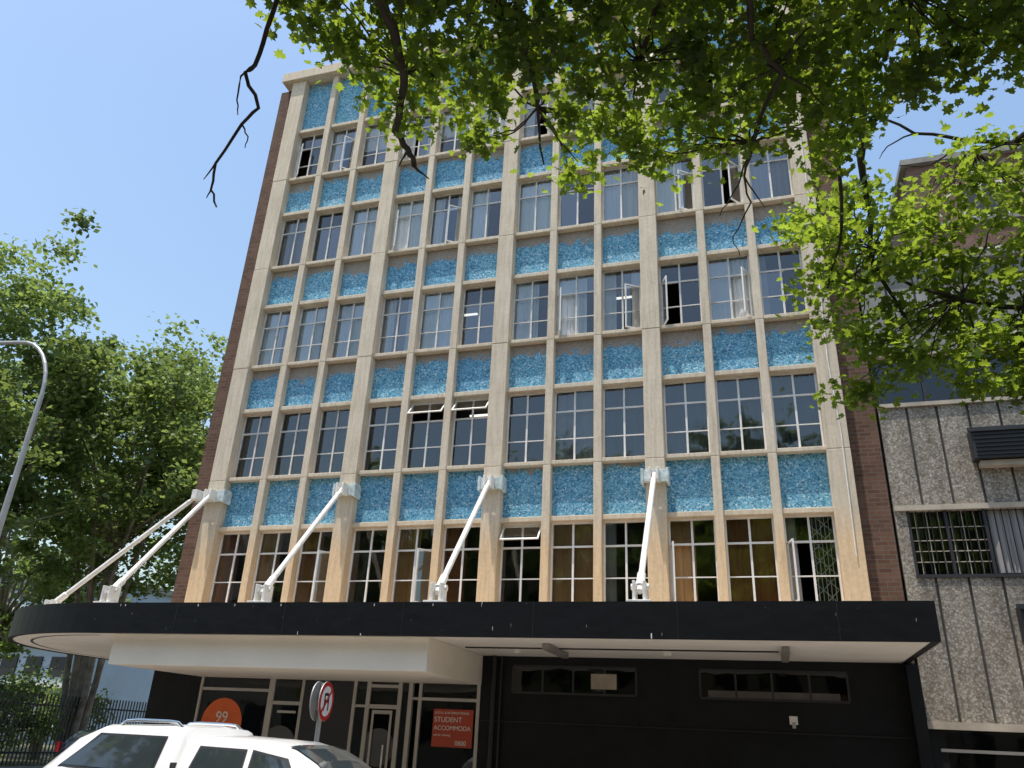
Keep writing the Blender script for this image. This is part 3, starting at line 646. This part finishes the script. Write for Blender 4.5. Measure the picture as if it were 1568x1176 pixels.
# ------------------------------------------------------------------ vehicles
def carpaint(name,c):
    t=NT(name); return t.pbr(c,.28,0,None,.5,.8)
CARW=carpaint("white_car_paint",(.80,.79,.76)); CARG=carpaint("dark_car_paint",(.03,.035,.045))
CGL=NT("car_glass").pbr((.035,.045,.05),.04,0,None,.9); CHROME=NT("chrome").pbr((.75,.75,.75),.15,1)
def make_car(name,loc,rot,stations,side_wins,wheels,paint,rails=None,front=None,rear=None,scale=(1,1,1)):
    E=empty(name,loc); E.rotation_euler=(0,0,rot); E.scale=scale
    xs=[s[0] for s in stations]
    def at(x):
        x=min(max(x,xs[0]),xs[-1])
        for i in range(len(xs)-1):
            if xs[i]<=x<=xs[i+1]:
                t=(x-xs[i])/(xs[i+1]-xs[i]); return [stations[i][j]*(1-t)+stations[i+1][j]*t for j in range(7)]
    def half(s):
        x,zl,zb,zt,hl,hb,ht=s
        return [(hl,zl),(hb+.015,(zl+zb)*.5),(hb,zb-.05),(hb-.03,zb),(ht+.015,zt-.09),(ht-.03,zt-.03),(ht-.14,zt),(0,zt+.02)]
    xx=[]
    for i in range(len(xs)-1): xx+=list(np.linspace(xs[i],xs[i+1],4)[:-1])
    xx.append(xs[-1]); n=MB(); rings=[]; k=n.mi(paint)
    for x in xx:
        h=half(at(x)); ring=[(x,y,z) for y,z in h]+[(x,-y,z) for y,z in reversed(h[:-1])]; rings.append(len(n.v)); n.v+=ring
    L=15
    for i in range(len(rings)-1):
        for j in range(L-1): n.f.append((rings[i]+j,rings[i]+j+1,rings[i+1]+j+1,rings[i+1]+j)); n.m.append(k)
        n.f.append((rings[i]+L-1,rings[i],rings[i+1],rings[i+1]+L-1)); n.m.append(k)
    n.f.append(tuple(rings[0]+j for j in range(L))); n.m.append(k); n.f.append(tuple(rings[-1]+j for j in reversed(range(L)))); n.m.append(k)
    body=n.obj("body",E,smooth=True); 
    es=body.modifiers.new("es",'EDGE_SPLIT'); es.split_angle=math.radians(38)
    n=MB()
    def ys(x,z):
        h=half(at(x)); a,b_=h[3],h[4]; t=(z-a[1])/(b_[1]-a[1]); return a[0]+(b_[0]-a[0])*t
    for q in side_wins:
        for sgn in (-1,1):
            for off,ex,mat in ((.006,.03,DTRIM),(.011,0,CGL)):
                G=[]; cxm=sum(p[0] for p in q)/4; czm=sum(p[1] for p in q)/4
                qq=[(p[0]+(ex if p[0]>cxm else -ex),p[1]+(ex*.8 if p[1]>czm else -ex*.8)) for p in q]
                for i in range(9):
                    row=[]
                    for j in range(5):
                        u_,v_=i/8,j/4; xb=qq[0][0]*(1-u_)+qq[1][0]*u_; zb=qq[0][1]*(1-u_)+qq[1][1]*u_; xt=qq[3][0]*(1-u_)+qq[2][0]*u_; zt=qq[3][1]*(1-u_)+qq[2][1]*u_
                        x=xb*(1-v_)+xt*v_; z=zb*(1-v_)+zt*v_; row.append((x,sgn*(ys(x,z)+off),z))
                    G.append(row)
                for i in range(8):
                    for j in range(4): n.poly([G[i][j],G[i+1][j],G[i+1][j+1],G[i][j+1]],mat)
    for rg in (front,rear):
        if rg:
            a,b_=rg; P=[]
            for i in range(7):
                x=a+(b_-a)*i/6; s=at(x); P.append([(x,y,s[3]+.03-.035*abs(y/s[6])**3) for y in np.linspace(-(s[6]-.1),s[6]-.1,7)])
            for i in range(6):
                for j in range(6): n.poly([P[i][j],P[i+1][j],P[i+1][j+1],P[i][j+1]],CGL)
    n.obj("windows",E,smooth=True)
    n=MB()
    for wx in wheels:
        for sgn in (-1,1):
            y0=sgn*.66; y1=sgn*.915
            n.tube([(wx,y0,.37),(wx,y0+sgn*.02,.37),(wx,y1-sgn*.02,.37),(wx,y1,.37)],[.33,.37,.37,.33],RUBBER,28)
            n.tube([(wx,y1-sgn*.01,.37),(wx,y1+sgn*.008,.37)],.22,CHROME,20)
            pts=[(wx+.44*math.cos(a),sgn*.91,.37+.44*math.sin(a)) for a in np.linspace(-.1,math.pi+.1,14)]; n.tube(pts,.035,DTRIM,6)
    x0,x1=xs[0],xs[-1]
    n.box(x1-.08,x1+.10,-.85,.85,.32,.58,DTRIM); n.box(x0-.12,x0+.05,-.85,.85,.40,.60,CHROME)
    for sgn in (-1,1):
        n.box(x1-.12,x1+.015,sgn*.68-.16,sgn*.68+.16,.68,.84,CHROME); n.box(x0-.015,x0+.06,sgn*.78-.08,sgn*.78+.08,.75,1.05,RED)
    if rails:
        a,b_,z=rails
        for sgn in (-1,1):
            y=sgn*.60; n.tube([(a,y,z),(a+.08,y,z+.05),(a+.2,y,z+.06),(b_-.2,y,z+.06),(b_-.08,y,z+.05),(b_,y,z)],.02,CHROME,8)
    n.obj("wheels_and_trim",E); 
    return E,ys
st_=[(0,.45,.95,1.05,.80,.84,.74),(.08,.40,1.12,1.18,.84,.88,.74),(.28,.38,1.24,1.34,.86,.90,.73),(.62,.36,1.27,1.62,.87,.91,.72),(.95,.36,1.27,1.76,.87,.91,.71),(1.9,.36,1.25,1.785,.87,.91,.71),(2.10,.36,1.23,1.76,.87,.91,.71),
 (2.17,.36,1.20,1.665,.87,.91,.70),(2.5,.36,1.19,1.69,.87,.91,.70),(3.15,.36,1.17,1.67,.87,.91,.69),(3.5,.36,1.15,1.60,.87,.91,.68),(3.78,.36,1.13,1.47,.87,.91,.69),(4.2,.36,1.07,1.20,.87,.91,.75),(4.32,.36,1.03,1.14,.87,.91,.78),(5.0,.36,.94,1.04,.86,.90,.76),(5.25,.38,.80,.90,.80,.84,.70),(5.32,.42,.70,.76,.74,.78,.66)]
pk,ysf=make_car("pickup_truck",(4.30,-7.3,-.15),0,st_,[[(.58,1.31),(1.86,1.29),(1.88,1.64),(.98,1.64)],[(2.32,1.24),(2.98,1.22),(2.94,1.55),(2.38,1.56)],[(3.10,1.22),(3.72,1.20),(3.46,1.48),(3.07,1.55)]],(.95,4.3),CARW,rails=(1.1,1.98,1.76),front=(3.42,4.15),rear=(.14,.60),scale=(.98,.95,.97))
n=MB()
for sgn in (-1,1):
    n.box(3.62,3.78,sgn*.93-.09,sgn*.93+.09,1.16,1.30,CARW); n.box(2.92,3.05,sgn*.925-.01,sgn*.925+.01,1.08,1.11,CHROME)
n.box(2.125,2.145,-.90,.90,.6,1.40,DTRIM)
n.obj("mirrors_and_handles",pk)
hb=[(0,.4,.75,.85,.7,.74,.62),(.1,.35,.95,1.15,.78,.82,.6),(.5,.33,.98,1.42,.8,.84,.58),(1.6,.33,.96,1.47,.8,.84,.57),(2.2,.33,.94,1.40,.8,.84,.57),(2.9,.33,.90,1.0,.8,.84,.64),(3.6,.35,.78,.86,.76,.8,.6),(3.8,.4,.6,.66,.7,.74,.55)]
make_car("hatchback_car",(-9.2,7.0,-.15),math.radians(90),hb,[[(.5,1.02),(1.3,1.0),(1.3,1.32),(.65,1.30)],[(1.38,1.0),(2.4,.97),(2.1,1.28),(1.38,1.33)]],(.65,3.05),CARG,front=(2.25,2.85),rear=(.12,.45))

# ------------------------------------------------------------------ sun + sky + camera
h=Vector((-.55,-.83,0)).normalized(); el=math.radians(77)
sd=Vector((h.x*math.cos(el),h.y*math.cos(el),math.sin(el)))
L=bpy.data.lights.new("sun",'SUN'); L.energy=5; L.angle=math.radians(.5); L.color=(1,.95,.87)
so=bpy.data.objects.new("sun",L); so.rotation_euler=sd.to_track_quat('Z','Y').to_euler(); so.location=(0,0,40); COL.objects.link(so)
w=bpy.data.worlds.new("World"); sc.world=w; w.use_nodes=True; nt=w.node_tree
sky=nt.nodes.new('ShaderNodeTexSky'); sky.sky_type='NISHITA'; sky.sun_disc=False; sky.sun_elevation=el; sky.sun_rotation=math.atan2(h.x,h.y)
sky.altitude=0; sky.air_density=1.7; sky.dust_density=2.0; sky.ozone_density=3.6
bg=nt.nodes['Background']; nt.links.new(sky.outputs[0],bg.inputs[0]); bg.inputs[1].default_value=.2
cam=bpy.data.cameras.new("camera"); co=bpy.data.objects.new("camera",cam); COL.objects.link(co)
yaw,pi_,ro=-.3123,.4245,.0494
fw=Vector((math.sin(yaw)*math.cos(pi_),math.cos(yaw)*math.cos(pi_),math.sin(pi_))); r0=Vector((math.cos(yaw),-math.sin(yaw),0)); u0=r0.cross(fw)
Rr=r0*math.cos(ro)+u0*math.sin(ro); Uu=Rr.cross(fw)
M=Matrix((Rr,Uu,-fw)).transposed().to_4x4(); M.translation=Vector((12.6817,-16.222,1.586)); co.matrix_world=M
cam.sensor_width=36; cam.lens=1208.9/1568*36; cam.clip_end=2000; cam.clip_start=.05
sc.camera=co
sc.view_settings.view_transform='Standard'; sc.view_settings.look='None'; sc.view_settings.exposure=0; sc.view_settings.gamma=1
